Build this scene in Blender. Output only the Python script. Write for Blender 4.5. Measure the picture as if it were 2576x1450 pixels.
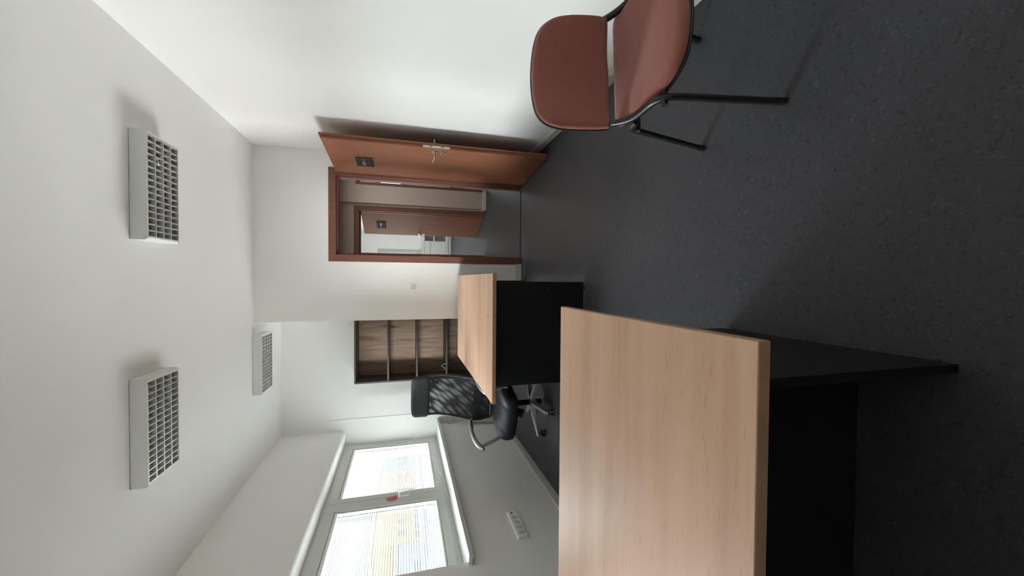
import bpy, bmesh, math, random
from mathutils import Vector, Matrix

S = bpy.context.scene
for o in list(bpy.data.objects):
    bpy.data.objects.remove(o)

# ------------------------------------------------------------------ camera
# portrait phone picture stored lying on its side: image left is up in the room
F_PX, PITCH, YAW, ROLL, EYE = 986.89, 15.4614, -1.2318, 0.0558, 1.3175
p_, y_, r_ = (math.radians(a) for a in (PITCH, YAW, ROLL))
fwd = Vector((math.sin(y_) * math.cos(p_), math.cos(y_) * math.cos(p_), -math.sin(p_)))
rt = Vector((math.cos(y_), -math.sin(y_), 0))
up = rt.cross(fwd)
R_ = math.cos(r_) * rt + math.sin(r_) * up
U_ = -math.sin(r_) * rt + math.cos(r_) * up
cam_x, cam_y, cam_z = -U_, R_, -fwd
cd = bpy.data.cameras.new('camera')
cam = bpy.data.objects.new('camera', cd)
S.collection.objects.link(cam)
m3 = Matrix((cam_x, cam_y, cam_z)).transposed()
cam.matrix_world = Matrix.Translation((0, 0, EYE)) @ m3.to_4x4()
cd.sensor_fit = 'HORIZONTAL'
cd.sensor_width = 36
cd.lens = F_PX / 2576 * 36
cd.clip_start = .02
S.camera = cam

# ------------------------------------------------------------------ view, world, lights
S.view_settings.view_transform = 'Standard'
S.view_settings.look = 'None'
S.view_settings.gamma = 1
S.view_settings.use_curve_mapping = False
S.view_settings.exposure = 0.58
S.cycles.use_denoising = True
S.cycles.max_bounces = 18
S.cycles.diffuse_bounces = 16
S.cycles.transparent_max_bounces = 24
S.cycles.caustics_reflective = False
S.cycles.caustics_refractive = False
S.cycles.sample_clamp_indirect = 8

W = bpy.data.worlds.new('sky')
S.world = W
W.use_nodes = True
bg = W.node_tree.nodes['Background']
bg.inputs['Color'].default_value = (.84, .92, 1, 1)
bg.inputs['Strength'].default_value = .55


def light(name, kind, loc, target, power, size=(1, 1), color=(1, 1, 1), angle=None, spread=None):
    l = bpy.data.lights.new(name, kind)
    l.energy = power
    l.color = color
    if kind == 'AREA':
        l.shape = 'RECTANGLE'
        l.size, l.size_y = size
    if angle is not None:
        l.angle = angle
    if spread is not None:
        l.spread = math.radians(spread)
    o = bpy.data.objects.new(name, l)
    S.collection.objects.link(o)
    o.location = loc
    o.rotation_euler = (Vector(target) - Vector(loc)).to_track_quat('-Z', 'Y').to_euler()
    return o


light('sun', 'SUN', (30, -20, 40), (0, 0, 0), 1.5, color=(1, .96, .88), angle=.01)
# added area lamps outside the office windows standing in for sky and bounced daylight
light('sky_fill', 'AREA', (-6.0, 7.2, 5.2), (-1.9, 3.9, 1.5), 2100, (7, 3), (.92, .97, 1))
light('yard_fill', 'AREA', (-7.5, 7.2, -2.0), (-1.9, 3.9, 1.6), 8000, (7, 3.4), (1, .995, .985))
light('door_wall_fill', 'AREA', (-3.7, -0.3, 1.7), (-1.9, 1.75, 1.5), 90, (1.2, 1.2), (1, 1, .98), spread=36)  # unseen lamp added to brighten the door wall
light('right_wall_fill', 'AREA', (-8.6, 7.9, 2.4), (-1.9, 3.9, 1.5), 2050, (3.4, 4), (.97, 1, 1))  # unseen lamp added to brighten the near part of the right wall
# added area lamps standing in for window daylight in the two far rooms
light('room_left_fill', 'AREA', (-1.3, 10.8, 1.6), (.7, 7, 1.1), 52, (1.6, 1.2), (.96, 1, 1))
light('room_right_fill', 'AREA', (3.4, 11.4, 1.6), (2.4, 7, 1.2), 12, (1.2, 1.2), (.96, 1, 1))

light('corridor_fill', 'AREA', (1.1, 5.4, 2.25), (1.1, 5.4, 0), 11, (1.2, .3), (1, .93, .86))  # unseen lamp added to brighten the corridor

# ------------------------------------------------------------------ materials
def mat(name, col, rough=.6, metal=0, spec=.5, noise=None, bump=None, coat=0, sheen=0):
    """noise=(scale, amount, (sx,sy,sz)); bump=(scale, strength)"""
    m = bpy.data.materials.new(name)
    m.use_nodes = True
    nt = m.node_tree
    b = nt.nodes['Principled BSDF']
    b.inputs['Base Color'].default_value = (*col, 1)
    b.inputs['Roughness'].default_value = rough
    b.inputs['Metallic'].default_value = metal
    b.inputs['Specular IOR Level'].default_value = spec
    b.inputs['Coat Weight'].default_value = coat
    b.inputs['Sheen Weight'].default_value = sheen
    tc = nt.nodes.new('ShaderNodeTexCoord')
    if noise:
        sc, am, st = noise
        mp = nt.nodes.new('ShaderNodeMapping')
        mp.inputs['Scale'].default_value = st
        n = nt.nodes.new('ShaderNodeTexNoise')
        n.inputs['Scale'].default_value = sc
        n.inputs['Detail'].default_value = 5
        nt.links.new(tc.outputs['Object'], mp.inputs['Vector'])
        nt.links.new(mp.outputs['Vector'], n.inputs['Vector'])
        cr = nt.nodes.new('ShaderNodeValToRGB')
        cr.color_ramp.elements[0].position = .3
        cr.color_ramp.elements[1].position = .7
        cr.color_ramp.elements[0].color = (*[max(0, c * (1 - am)) for c in col], 1)
        cr.color_ramp.elements[1].color = (*[min(1, c * (1 + am)) for c in col], 1)
        nt.links.new(n.outputs['Fac'], cr.inputs['Fac'])
        nt.links.new(cr.outputs['Color'], b.inputs['Base Color'])
    if bump:
        n2 = nt.nodes.new('ShaderNodeTexNoise')
        n2.inputs['Scale'].default_value = bump[0]
        n2.inputs['Detail'].default_value = 3
        nt.links.new(tc.outputs['Object'], n2.inputs['Vector'])
        bu = nt.nodes.new('ShaderNodeBump')
        bu.inputs['Strength'].default_value = bump[1]
        bu.inputs['Distance'].default_value = .002
        nt.links.new(n2.outputs['Fac'], bu.inputs['Height'])
        nt.links.new(bu.outputs['Normal'], b.inputs['Normal'])
    return m


M = {}
M['wall'] = mat('white_wall_paint', (.865, .86, .84), .9, spec=.15, bump=(180, .12))
M['ceil'] = mat('white_ceiling_paint', (.865, .865, .85), .92, spec=.1, bump=(150, .1))
M['trimw'] = mat('white_plastic_trim', (.66, .66, .60), .45)
M['upvc'] = mat('white_window_plastic', (.60, .62, .59), .35)
M['lampw'] = mat('white_enamel', (.72, .73, .70), .45)
M['door'] = mat('brown_door_laminate', (.30, .118, .064), .5, spec=.2, noise=(9, .10, (3, 3, .5)))
M['frame'] = mat('brown_frame_laminate', (.20, .088, .062), .5, spec=.25, noise=(9, .10, (3, 3, .5)))
M['black'] = mat('black_desk_laminate', (.008, .008, .010), .5, spec=.3)
M['blackplastic'] = mat('black_plastic', (.012, .012, .013), .42)
M['blackmetal'] = mat('black_powder_coat', (.010, .010, .010), .38, bump=(400, .15))
M['chrome'] = mat('brushed_steel', (.62, .60, .56), .28, metal=1)
M['steel'] = mat('matt_nickel', (.70, .67, .60), .35, metal=1)
M['silver'] = mat('silver_plastic', (.42, .43, .45), .35, metal=.3)
M['silverdark'] = mat('dark_silver_plastic', (.16, .165, .18), .4, metal=.3)
M['leather'] = mat('black_leather', (.010, .011, .013), .58, spec=.2, bump=(90, .25))
M['headrest'] = mat('matt_black_leatherette', (.040, .040, .046), .8, spec=.25, bump=(120, .2))
M['fabric'] = mat('black_fabric', (.028, .029, .032), .9)
M['red'] = mat('dusty_red_fabric', (.28, .098, .080), .92, spec=.2, bump=(900, .5), noise=(60, .05, (1, 1, 1)), sheen=.25)
M['shelf'] = mat('dark_brown_board', (.060, .048, .042), .6)
M['louvre'] = mat('louvre_aluminium', (.74, .74, .73), .30, metal=.5)
M['louvredark'] = mat('reflector_inside', (.55, .54, .54), .4, metal=.3)
M['tube'] = mat('fluorescent_tube_glass', (.5, .5, .5), .25)
M['redtag'] = mat('red_plastic_tag', (.70, .13, .17), .5)
M['whiteplastic'] = mat('white_plastic', (.90, .91, .88), .35)
M['darkhole'] = mat('dark_socket_hole', (.02, .02, .02), .8)
M['signblack'] = mat('door_sign_black', (.014, .011, .011), .75)
M['signwhite'] = mat('door_sign_white', (.75, .74, .72), .5)
M['signred'] = mat('door_sign_plum', (.07, .03, .035), .5)
M['signgrey'] = mat('door_sign_grey', (.22, .20, .16), .5)
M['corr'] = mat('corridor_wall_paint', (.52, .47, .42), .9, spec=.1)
M['cabw'] = mat('white_cabinet_board', (.70, .72, .69), .5)
M['yard'] = mat('yard_concrete', (.42, .42, .40), .9)
M['yellow'] = mat('yellow_render', (.88, .79, .55), .9)
M['pale'] = mat('pale_grey_render', (.70, .78, .82), .9)
M['offwhite'] = mat('off_white_render', (.85, .88, .90), .9)
M['winblue'] = mat('far_window_glass', (.50, .58, .66), .4)
M['sticker'] = mat('clear_plastic', (.75, .68, .58), .2)


def speckle(name, base, dark, light_, sc, rough, stretch=(1, 1, 1), bumpS=.3):
    m = mat(name, base, rough, spec=.25)
    nt = m.node_tree
    b = nt.nodes['Principled BSDF']
    tc = nt.nodes.new('ShaderNodeTexCoord')
    mp = nt.nodes.new('ShaderNodeMapping')
    mp.inputs['Scale'].default_value = stretch
    nt.links.new(tc.outputs['Object'], mp.inputs['Vector'])
    n = nt.nodes.new('ShaderNodeTexNoise')
    n.inputs['Scale'].default_value = sc
    n.inputs['Detail'].default_value = 4
    n.inputs['Roughness'].default_value = .55
    n.inputs['Distortion'].default_value = 1.6
    nt.links.new(mp.outputs['Vector'], n.inputs['Vector'])
    cr = nt.nodes.new('ShaderNodeValToRGB')
    e = cr.color_ramp.elements
    e[0].position, e[0].color = .32, (*dark, 1)
    e[1].position, e[1].color = .70, (*light_, 1)
    a = e.new(.42); a.color = (*base, 1)
    a = e.new(.60); a.color = (*[c * 1.06 for c in base], 1)
    nt.links.new(n.outputs['Fac'], cr.inputs['Fac'])
    nt.links.new(cr.outputs['Color'], b.inputs['Base Color'])
    bu = nt.nodes.new('ShaderNodeBump')
    bu.inputs['Strength'].default_value = bumpS
    bu.inputs['Distance'].default_value = .002
    nt.links.new(n.outputs['Fac'], bu.inputs['Height'])
    nt.links.new(bu.outputs['Normal'], b.inputs['Normal'])
    return m


M['floor'] = speckle('charcoal_flecked_floor', (.049, .049, .057), (.031, .031, .036), (.083, .083, .095), 60, .5)


def beech(name, axis):
    """pale beech laminate: broad bands plus short pores; grain runs along the given object axis"""
    m = mat(name, (.50, .34, .22), .44, spec=.22)
    nt = m.node_tree
    b = nt.nodes['Principled BSDF']
    tc = nt.nodes.new('ShaderNodeTexCoord')
    mp = nt.nodes.new('ShaderNodeMapping')
    mp.inputs['Scale'].default_value = (.35, 7, 4) if axis == 'X' else (7, .35, 4)
    nt.links.new(tc.outputs['Object'], mp.inputs['Vector'])
    n = nt.nodes.new('ShaderNodeTexNoise')
    n.inputs['Scale'].default_value = 1.5
    n.inputs['Detail'].default_value = 4
    n.inputs['Distortion'].default_value = .25
    nt.links.new(mp.outputs['Vector'], n.inputs['Vector'])
    cr = nt.nodes.new('ShaderNodeValToRGB')
    e = cr.color_ramp.elements
    e[0].position, e[0].color = .30, (.49, .30, .205, 1)
    e[1].position, e[1].color = .68, (.60, .405, .29, 1)
    a = e.new(.5); a.color = (.565, .365, .255, 1)
    nt.links.new(n.outputs['Fac'], cr.inputs['Fac'])
    mp2 = nt.nodes.new('ShaderNodeMapping')
    mp2.inputs['Scale'].default_value = (14, 150, 60) if axis == 'X' else (150, 14, 60)
    nt.links.new(tc.outputs['Object'], mp2.inputs['Vector'])
    n2 = nt.nodes.new('ShaderNodeTexNoise')
    n2.inputs['Scale'].default_value = 1.4
    n2.inputs['Detail'].default_value = 2
    nt.links.new(mp2.outputs['Vector'], n2.inputs['Vector'])
    cr2 = nt.nodes.new('ShaderNodeValToRGB')
    cr2.color_ramp.elements[0].position, cr2.color_ramp.elements[0].color = .27, (.80, .76, .72, 1)
    cr2.color_ramp.elements[1].position, cr2.color_ramp.elements[1].color = .36, (1, 1, 1, 1)
    nt.links.new(n2.outputs['Fac'], cr2.inputs['Fac'])
    mx = nt.nodes.new('ShaderNodeMixRGB')
    mx.blend_type = 'MULTIPLY'
    mx.inputs['Fac'].default_value = .8
    nt.links.new(cr.outputs['Color'], mx.inputs['Color1'])
    nt.links.new(cr2.outputs['Color'], mx.inputs['Color2'])
    nt.links.new(mx.outputs['Color'], b.inputs['Base Color'])
    return m


M['beech'] = beech('beech_laminate', 'X')
M['beechedge'] = mat('beech_edge_band', (.37, .215, .13), .5, noise=(6, .06, (1, 1, 1)))


def oak():
    """rustic dark oak back board with upright grain and cracks"""
    m = mat('rustic_oak_board', (.19, .125, .085), .6, spec=.3)
    nt = m.node_tree
    b = nt.nodes['Principled BSDF']
    tc = nt.nodes.new('ShaderNodeTexCoord')
    mp = nt.nodes.new('ShaderNodeMapping')
    mp.inputs['Scale'].default_value = (11, 3, 1.1)
    nt.links.new(tc.outputs['Object'], mp.inputs['Vector'])
    n = nt.nodes.new('ShaderNodeTexNoise')
    n.inputs['Scale'].default_value = 2.2
    n.inputs['Detail'].default_value = 6
    n.inputs['Roughness'].default_value = .55
    n.inputs['Distortion'].default_value = .5
    nt.links.new(mp.outputs['Vector'], n.inputs['Vector'])
    cr = nt.nodes.new('ShaderNodeValToRGB')
    e = cr.color_ramp.elements
    e[0].position, e[0].color = .30, (.06, .042, .032, 1)
    e[1].position, e[1].color = .70, (.30, .21, .15, 1)
    a = e.new(.39); a.color = (.185, .125, .09, 1)
    a = e.new(.52); a.color = (.235, .162, .116, 1)
    nt.links.new(n.outputs['Fac'], cr.inputs['Fac'])
    nt.links.new(cr.outputs['Color'], b.inputs['Base Color'])
    return m


M['oak'] = oak()


def glass_mat():
    m = bpy.data.materials.new('window_glass')
    m.use_nodes = True
    nt = m.node_tree
    nt.nodes.clear()
    out = nt.nodes.new('ShaderNodeOutputMaterial')
    t = nt.nodes.new('ShaderNodeBsdfTransparent')
    t.inputs['Color'].default_value = (.97, .985, .98, 1)
    g = nt.nodes.new('ShaderNodeBsdfGlossy')
    g.inputs['Roughness'].default_value = .02
    lw = nt.nodes.new('ShaderNodeLayerWeight')
    lw.inputs['Blend'].default_value = .12
    pw = nt.nodes.new('ShaderNodeMath')
    pw.operation = 'MULTIPLY_ADD'
    pw.inputs[1].default_value = .45
    pw.inputs[2].default_value = .03
    nt.links.new(lw.outputs['Facing'], pw.inputs[0])
    mx = nt.nodes.new('ShaderNodeMixShader')
    nt.links.new(pw.outputs[0], mx.inputs[0])
    nt.links.new(t.outputs[0], mx.inputs[1])
    nt.links.new(g.outputs[0], mx.inputs[2])
    nt.links.new(mx.outputs[0], out.inputs[0])
    return m


M['glass'] = glass_mat()


def slat_mat():
    m = bpy.data.materials.new('white_blind_slat')
    m.use_nodes = True
    nt = m.node_tree
    nt.nodes.clear()
    out = nt.nodes.new('ShaderNodeOutputMaterial')
    d = nt.nodes.new('ShaderNodeBsdfDiffuse')
    d.inputs['Color'].default_value = (.55, .57, .58, 1)
    t = nt.nodes.new('ShaderNodeBsdfTranslucent')
    t.inputs['Color'].default_value = (.55, .57, .58, 1)
    mx = nt.nodes.new('ShaderNodeMixShader')
    mx.inputs[0].default_value = .3
    nt.links.new(d.outputs[0], mx.inputs[1])
    nt.links.new(t.outputs[0], mx.inputs[2])
    nt.links.new(mx.outputs[0], out.inputs[0])
    return m


M['slat'] = slat_mat()


def mesh_mat():
    """black see-through chair netting; the two layers of net leave open, slanting eyes"""
    m = bpy.data.materials.new('black_chair_netting')
    m.use_nodes = True
    nt = m.node_tree
    nt.nodes.clear()
    out = nt.nodes.new('ShaderNodeOutputMaterial')
    d = nt.nodes.new('ShaderNodeBsdfDiffuse')
    d.inputs['Color'].default_value = (.025, .026, .03, 1)
    t = nt.nodes.new('ShaderNodeBsdfTransparent')
    tc = nt.nodes.new('ShaderNodeTexCoord')
    m1 = nt.nodes.new('ShaderNodeMapping')
    m1.inputs['Rotation'].default_value = (0, math.radians(42), 0)
    nt.links.new(tc.outputs['Object'], m1.inputs['Vector'])
    s1 = nt.nodes.new('ShaderNodeSeparateXYZ')
    nt.links.new(m1.outputs['Vector'], s1.inputs[0])
    c1 = nt.nodes.new('ShaderNodeCombineXYZ')
    nt.links.new(s1.outputs['X'], c1.inputs['X'])
    nt.links.new(s1.outputs['Z'], c1.inputs['Y'])
    mp = nt.nodes.new('ShaderNodeMapping')
    mp.inputs['Scale'].default_value = (21, 7, 1)
    nt.links.new(c1.outputs[0], mp.inputs['Vector'])
    v = nt.nodes.new('ShaderNodeTexVoronoi')
    v.voronoi_dimensions = '2D'
    v.inputs['Scale'].default_value = 1
    v.inputs['Randomness'].default_value = .6
    nt.links.new(mp.outputs['Vector'], v.inputs['Vector'])
    cr = nt.nodes.new('ShaderNodeValToRGB')
    cr.color_ramp.elements[0].position, cr.color_ramp.elements[0].color = .05, (.62, .62, .62, 1)
    cr.color_ramp.elements[1].position, cr.color_ramp.elements[1].color = .56, (.04, .04, .04, 1)
    nt.links.new(v.outputs['Distance'], cr.inputs['Fac'])
    sx = nt.nodes.new('ShaderNodeSeparateXYZ')
    nt.links.new(tc.outputs['Object'], sx.inputs[0])
    mr = nt.nodes.new('ShaderNodeMapRange')
    mr.inputs['From Min'].default_value = .55
    mr.inputs['From Max'].default_value = 1.12
    mr.inputs['To Min'].default_value = .22
    mr.inputs['To Max'].default_value = 1
    nt.links.new(sx.outputs['Z'], mr.inputs['Value'])
    ml = nt.nodes.new('ShaderNodeMath')
    ml.operation = 'MULTIPLY'
    nt.links.new(cr.outputs['Color'], ml.inputs[0])
    nt.links.new(mr.outputs[0], ml.inputs[1])
    mx = nt.nodes.new('ShaderNodeMixShader')
    nt.links.new(ml.outputs[0], mx.inputs[0])
    nt.links.new(d.outputs[0], mx.inputs[1])
    nt.links.new(t.outputs[0], mx.inputs[2])
    nt.links.new(mx.outputs[0], out.inputs[0])
    return m


M['net'] = mesh_mat()

# ------------------------------------------------------------------ geometry helpers
class MB:
    """collects shapes into one mesh"""
    def __init__(s):
        s.bm = bmesh.new()
        s.mats = []

    def _mi(s, m):
        if m is None:
            return 0
        if m not in s.mats:
            s.mats.append(m)
        return s.mats.index(m)

    def box(s, x0, x1, y0, y1, z0, z1, bev=0, m=None, seg=2):
        x0, x1 = sorted((x0, x1)); y0, y1 = sorted((y0, y1)); z0, z1 = sorted((z0, z1))
        t = bmesh.new()
        bmesh.ops.create_cube(t, size=1)
        for v in t.verts:
            v.co = Vector(((x0 + x1) / 2 + v.co.x * (x1 - x0), (y0 + y1) / 2 + v.co.y * (y1 - y0), (z0 + z1) / 2 + v.co.z * (z1 - z0)))
        if bev:
            bmesh.ops.bevel(t, geom=t.edges[:], offset=bev, segments=seg, affect='EDGES', profile=.5)
        s._merge(t, m)
        return s

    def _merge(s, t, m=None, mtx=None):
        mi = s._mi(m)
        vs = [s.bm.verts.new((mtx @ v.co) if mtx else v.co) for v in t.verts]
        t.verts.index_update()
        for f in t.faces:
            try:
                nf = s.bm.faces.new([vs[v.index] for v in f.verts])
                nf.material_index = mi
            except ValueError:
                pass
        t.free()

    def prism(s, pts, axis, a, b, m=None, bev=0):
        """pts: 2-D outline; axis: extrusion axis"""
        t = bmesh.new()
        def P(u, v, w):
            return {'X': (w, u, v), 'Y': (u, w, v), 'Z': (u, v, w)}[axis]
        lo = [t.verts.new(P(u, v, a)) for u, v in pts]
        hi = [t.verts.new(P(u, v, b)) for u, v in pts]
        t.faces.new(lo[::-1]); t.faces.new(hi)
        n = len(pts)
        for i in range(n):
            t.faces.new([lo[i], lo[(i + 1) % n], hi[(i + 1) % n], hi[i]])
        if bev:
            bmesh.ops.bevel(t, geom=t.edges[:], offset=bev, segments=2, affect='EDGES', profile=.5)
        s._merge(t, m)
        return s

    def tube(s, pts, ra, rb=None, n=12, side=None, m=None, cap=True, taper=None):
        """sweep an ellipse: ra across the path in its plane, rb along `side`"""
        rb = ra if rb is None else rb
        pts = [Vector(p) for p in pts]
        rings = []
        mi = s._mi(m)
        prev = None
        for i, p in enumerate(pts):
            if i == 0: t = pts[1] - p
            elif i == len(pts) - 1: t = p - pts[i - 1]
            else: t = (pts[i + 1] - p).normalized() + (p - pts[i - 1]).normalized()
            t.normalize()
            if side is not None:
                b = Vector(side)
            else:
                b = prev if prev is not None else (Vector((0, 0, 1)) if abs(t.z) < .9 else Vector((1, 0, 0)))
            b = (b - t * b.dot(t)).normalized()
            prev = b
            a = t.cross(b)
            k = taper[i] if taper else 1
            rings.append([s.bm.verts.new(p + a * (ra * k * math.cos(2 * math.pi * j / n)) + b * (rb * k * math.sin(2 * math.pi * j / n))) for j in range(n)])
        for i in range(len(rings) - 1):
            for j in range(n):
                f = s.bm.faces.new([rings[i][j], rings[i][(j + 1) % n], rings[i + 1][(j + 1) % n], rings[i + 1][j]])
                f.material_index = mi
        if cap:
            s.bm.faces.new(rings[0][::-1]).material_index = mi
            s.bm.faces.new(rings[-1]).material_index = mi
        return s

    def cyl(s, a, b, r, r2=None, n=20, m=None):
        r2 = r if r2 is None else r2
        return s.tube([a, b], r, n=n, m=m, taper=[1, r2 / r])

    def cushion(s, outline, h_top, h_bot, deform=None, m=None, rings=((1, 0), (.995, .35), (.975, .68), (.94, .88), (.86, .98), (.6, 1.04), (.3, 1.06))):
        """outline in the local XY plane, soft-edged pad; deform maps each point"""
        mi = s._mi(m)
        n = len(outline)
        cx = sum(p[0] for p in outline) / n
        cy = sum(p[1] for p in outline) / n
        D = deform or (lambda v: v)
        def ring(k, z):
            return [s.bm.verts.new(D(Vector((cx + (x - cx) * k, cy + (y - cy) * k, z)))) for x, y in outline]
        seq = [ring(k, -h_bot * q) for k, q in reversed(rings[1:])] + [ring(k, h_top * q) for k, q in rings]
        for a, b in zip(seq, seq[1:]):
            for j in range(n):
                s.bm.faces.new([a[j], a[(j + 1) % n], b[(j + 1) % n], b[j]]).material_index = mi
        for rg, z, rev in ((seq[0], -h_bot * rings[-1][1], True), (seq[-1], h_top * rings[-1][1], False)):
            c = s.bm.verts.new(D(Vector((cx, cy, z))))
            for j in range(n):
                q = [rg[j], rg[(j + 1) % n], c]
                s.bm.faces.new(q[::-1] if rev else q).material_index = mi
        return s

    def build(s, name, m=None, parent=None, smooth=False, loc=None):
        bmesh.ops.recalc_face_normals(s.bm, faces=s.bm.faces[:])
        me = bpy.data.meshes.new(name)
        s.bm.to_mesh(me)
        s.bm.free()
        if m is not None and not s.mats:
            me.materials.append(m)
        for x in s.mats:
            me.materials.append(x)
        if smooth:
            me.polygons.foreach_set('use_smooth', [True] * len(me.polygons))
            if hasattr(me, 'set_sharp_from_angle'):
                me.set_sharp_from_angle(angle=math.radians(40))
        o = bpy.data.objects.new(name, me)
        S.collection.objects.link(o)
        if parent is not None:
            o.parent = parent
        if loc is not None:
            o.location = loc
        return o


def tag(o, label=None, cat=None, group=None, kind=None):
    if label: o['label'] = label
    if cat: o['category'] = cat
    if group: o['group'] = group
    if kind: o['kind'] = kind
    return o


def empty(name, loc, rz=0, label=None, cat=None, group=None, kind=None):
    o = bpy.data.objects.new(name, None)
    o.empty_display_size = .1
    S.collection.objects.link(o)
    o.location = loc
    o.rotation_euler = (0, 0, rz)
    return tag(o, label, cat, group, kind)


def fillet(pts, r, n=6):
    """round the inner corners of a polyline; r a number or one per corner"""
    pts = [Vector(p) for p in pts]
    out = [pts[0]]
    for i in range(1, len(pts) - 1):
        rr = r[i - 1] if isinstance(r, (list, tuple)) else r
        a, p, b = pts[i - 1], pts[i], pts[i + 1]
        d1, d2 = (a - p), (b - p)
        l = min(rr, d1.length * .48, d2.length * .48)
        q0, q1 = p + d1.normalized() * l, p + d2.normalized() * l
        for k in range(n + 1):
            t = k / n
            out.append(q0 * (1 - t) ** 2 + p * 2 * t * (1 - t) + q1 * t * t)
    out.append(pts[-1])
    return out


def smooth_loop(ctrl, per=6):
    """closed Catmull-Rom loop through 2-D points"""
    n = len(ctrl)
    out = []
    for i in range(n):
        p0, p1, p2, p3 = (Vector(ctrl[(i + k) % n]) for k in (-1, 0, 1, 2))
        for k in range(per):
            t = k / per
            out.append(tuple(.5 * ((2 * p1) + (p2 - p0) * t + (2 * p0 - 5 * p1 + 4 * p2 - p3) * t * t + (3 * p1 - p0 - 3 * p2 + p3) * t ** 3)))
    return out


def curve_pts(ctrl, per=6):
    out = []
    c = [Vector(p) for p in ctrl]
    c = [c[0] * 2 - c[1]] + c + [c[-1] * 2 - c[-2]]
    for i in range(1, len(c) - 2):
        p0, p1, p2, p3 = c[i - 1], c[i], c[i + 1], c[i + 2]
        for k in range(per):
            t = k / per
            out.append(.5 * ((2 * p1) + (p2 - p0) * t + (2 * p0 - 5 * p1 + 4 * p2 - p3) * t * t + (3 * p1 - p0 - 3 * p2 + p3) * t ** 3))
    out.append(c[-2])
    return out


def rrect(w, h, r, n=5, cx=0, cy=0):
    pts = []
    for sx, sy, a0 in ((1, 1, 0), (-1, 1, 90), (-1, -1, 180), (1, -1, 270)):
        for k in range(n + 1):
            a = math.radians(a0 + 90 * k / n)
            pts.append((cx + sx * (w / 2 - r) + r * math.cos(a), cy + sy * (h / 2 - r) + r * math.sin(a)))
    return pts


def dup(o, parent=None):
    c = o.copy()
    S.collection.objects.link(c)
    if parent is not None:
        c.parent = parent
    for ch in [k for k in bpy.data.objects if k.parent == o]:
        dup(ch, c)
    return c


# ------------------------------------------------------------------ room shell
XR, YD, XC, XL, YB, ZC = 1.3056, 4.375, -.4364, -1.915, 5.2517, 2.731
YN, ZN, ZS = 2.60, 2.0195, .862     # window niche near side, head, bottom of sill board
XO = -2.30                          # outer face of the window wall

tag(MB().box(XO, 4.2, -1.6, 12.3, -.2, 0).build('floor', M['floor']), 'charcoal flecked floor covering of the office and corridor', 'floor', kind='structure')
cm = MB()
cm.box(XO, XR + .15, -1.6, 4.262, ZC, ZC + .2)
cm.box(XO, XR + .15, 4.262, YB + .2, ZC + .002, ZC + .2)
tag(cm.build('ceiling', M['ceil']), 'plain white office ceiling with a fine joint across it', 'ceiling', kind='structure')
tag(MB().box(XR, XR + .15, -1.6, YD + .13, -.1, ZC + .1).build('wall_right', M['wall']), 'white wall behind the red chair', 'wall', kind='structure')
tag(MB().box(XO, XR + .15, -1.6, -1.45, -.1, ZC + .1).build('wall_near', M['wall']), 'white wall behind the viewer', 'wall', kind='structure')

# window wall: rounded plaster edge at the head of the niche
wl = MB()
wl.box(XO, XL, -1.6, 1.45, -.1, ZC + .1)
wl.box(XO, XL, 2.0, YN, -.1, ZC + .1)
wl.box(XO, XL, 1.45, 2.0, -.1, ZS)  # opening left for the added window
wl.box(XO, XL, 1.45, 2.0, ZN, ZC + .1)
wl.box(XO, XL, YN, YB + .2, -.1, ZS)
r = .035
prof = [(XO, ZC + .1), (XO, ZN)] + [(XL - r + r * math.sin(math.radians(a)), ZN + r - r * math.cos(math.radians(a))) for a in range(0, 91, 15)] + [(XL, ZC + .1)]
t = bmesh.new()
lo = [t.verts.new((x, YN, z)) for x, z in prof]
hi = [t.verts.new((x, YB + .2, z)) for x, z in prof]
t.faces.new(lo); t.faces.new(hi[::-1])
for i in range(len(prof)):
    t.faces.new([lo[i], hi[i], hi[(i + 1) % len(prof)], lo[(i + 1) % len(prof)]])
wl._merge(t)
tag(wl.build('wall_left', M['wall']), 'pale grey window wall with the deep window niche', 'wall', kind='structure')
tag(MB().box(XO, XC, YB, YB + .15, -.1, ZC + .1).build('wall_far', M['wall']), 'white end wall of the alcove behind the bookcase', 'wall', kind='structure')

# door wall with the opening, returned into the alcove
OL, OR, OT = .25, 1.066, 1.985
wf = MB()
wf.box(XC, OL - .01, YD, YD + .13, -.1, ZC + .1)
wf.box(OR + .01, XR + .05, YD, YD + .13, -.1, ZC + .1)
wf.box(OL - .01, OR + .01, YD, YD + .13, OT + .01, ZC + .1)
wf.box(XC, XC + .12, YD + .13, YB + .15, -.1, ZC + .1)
tag(wf.build('wall_front', M['wall']), 'white wall holding the brown door frame and light switch', 'wall', kind='structure')
tag(MB().box(-1.766, -1.758, YB - .005, YB + .01, .60, 2.2, .001).build('trim_1', M['trimw']), 'thin upright cover strip on the alcove wall next to the window', 'trim', kind='structure')
tag(MB().box(-1.912, -1.852, YB - .05, YB + .01, .69, .757, .004).build('trim_2', M['trimw']), 'short white cable duct end under the window sill in the corner', 'trim', kind='structure')


def skirting(name, x0, x1, y0, y1, nx, ny, label):
    """white skirting, 6.5 cm high with a chamfered top lip"""
    m = MB()
    m.box(x0, x1, y0, y1, 0, .058)
    if nx:
        m.box(x0 + (.004 if nx < 0 else 0), x1 - (.004 if nx > 0 else 0), y0, y1, .058, .067)
    else:
        m.box(x0, x1, y0 + (.004 if ny < 0 else 0), y1 - (.004 if ny > 0 else 0), .058, .067)
    return tag(m.build(name, M['trimw']), label, 'baseboard', kind='structure')


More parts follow.
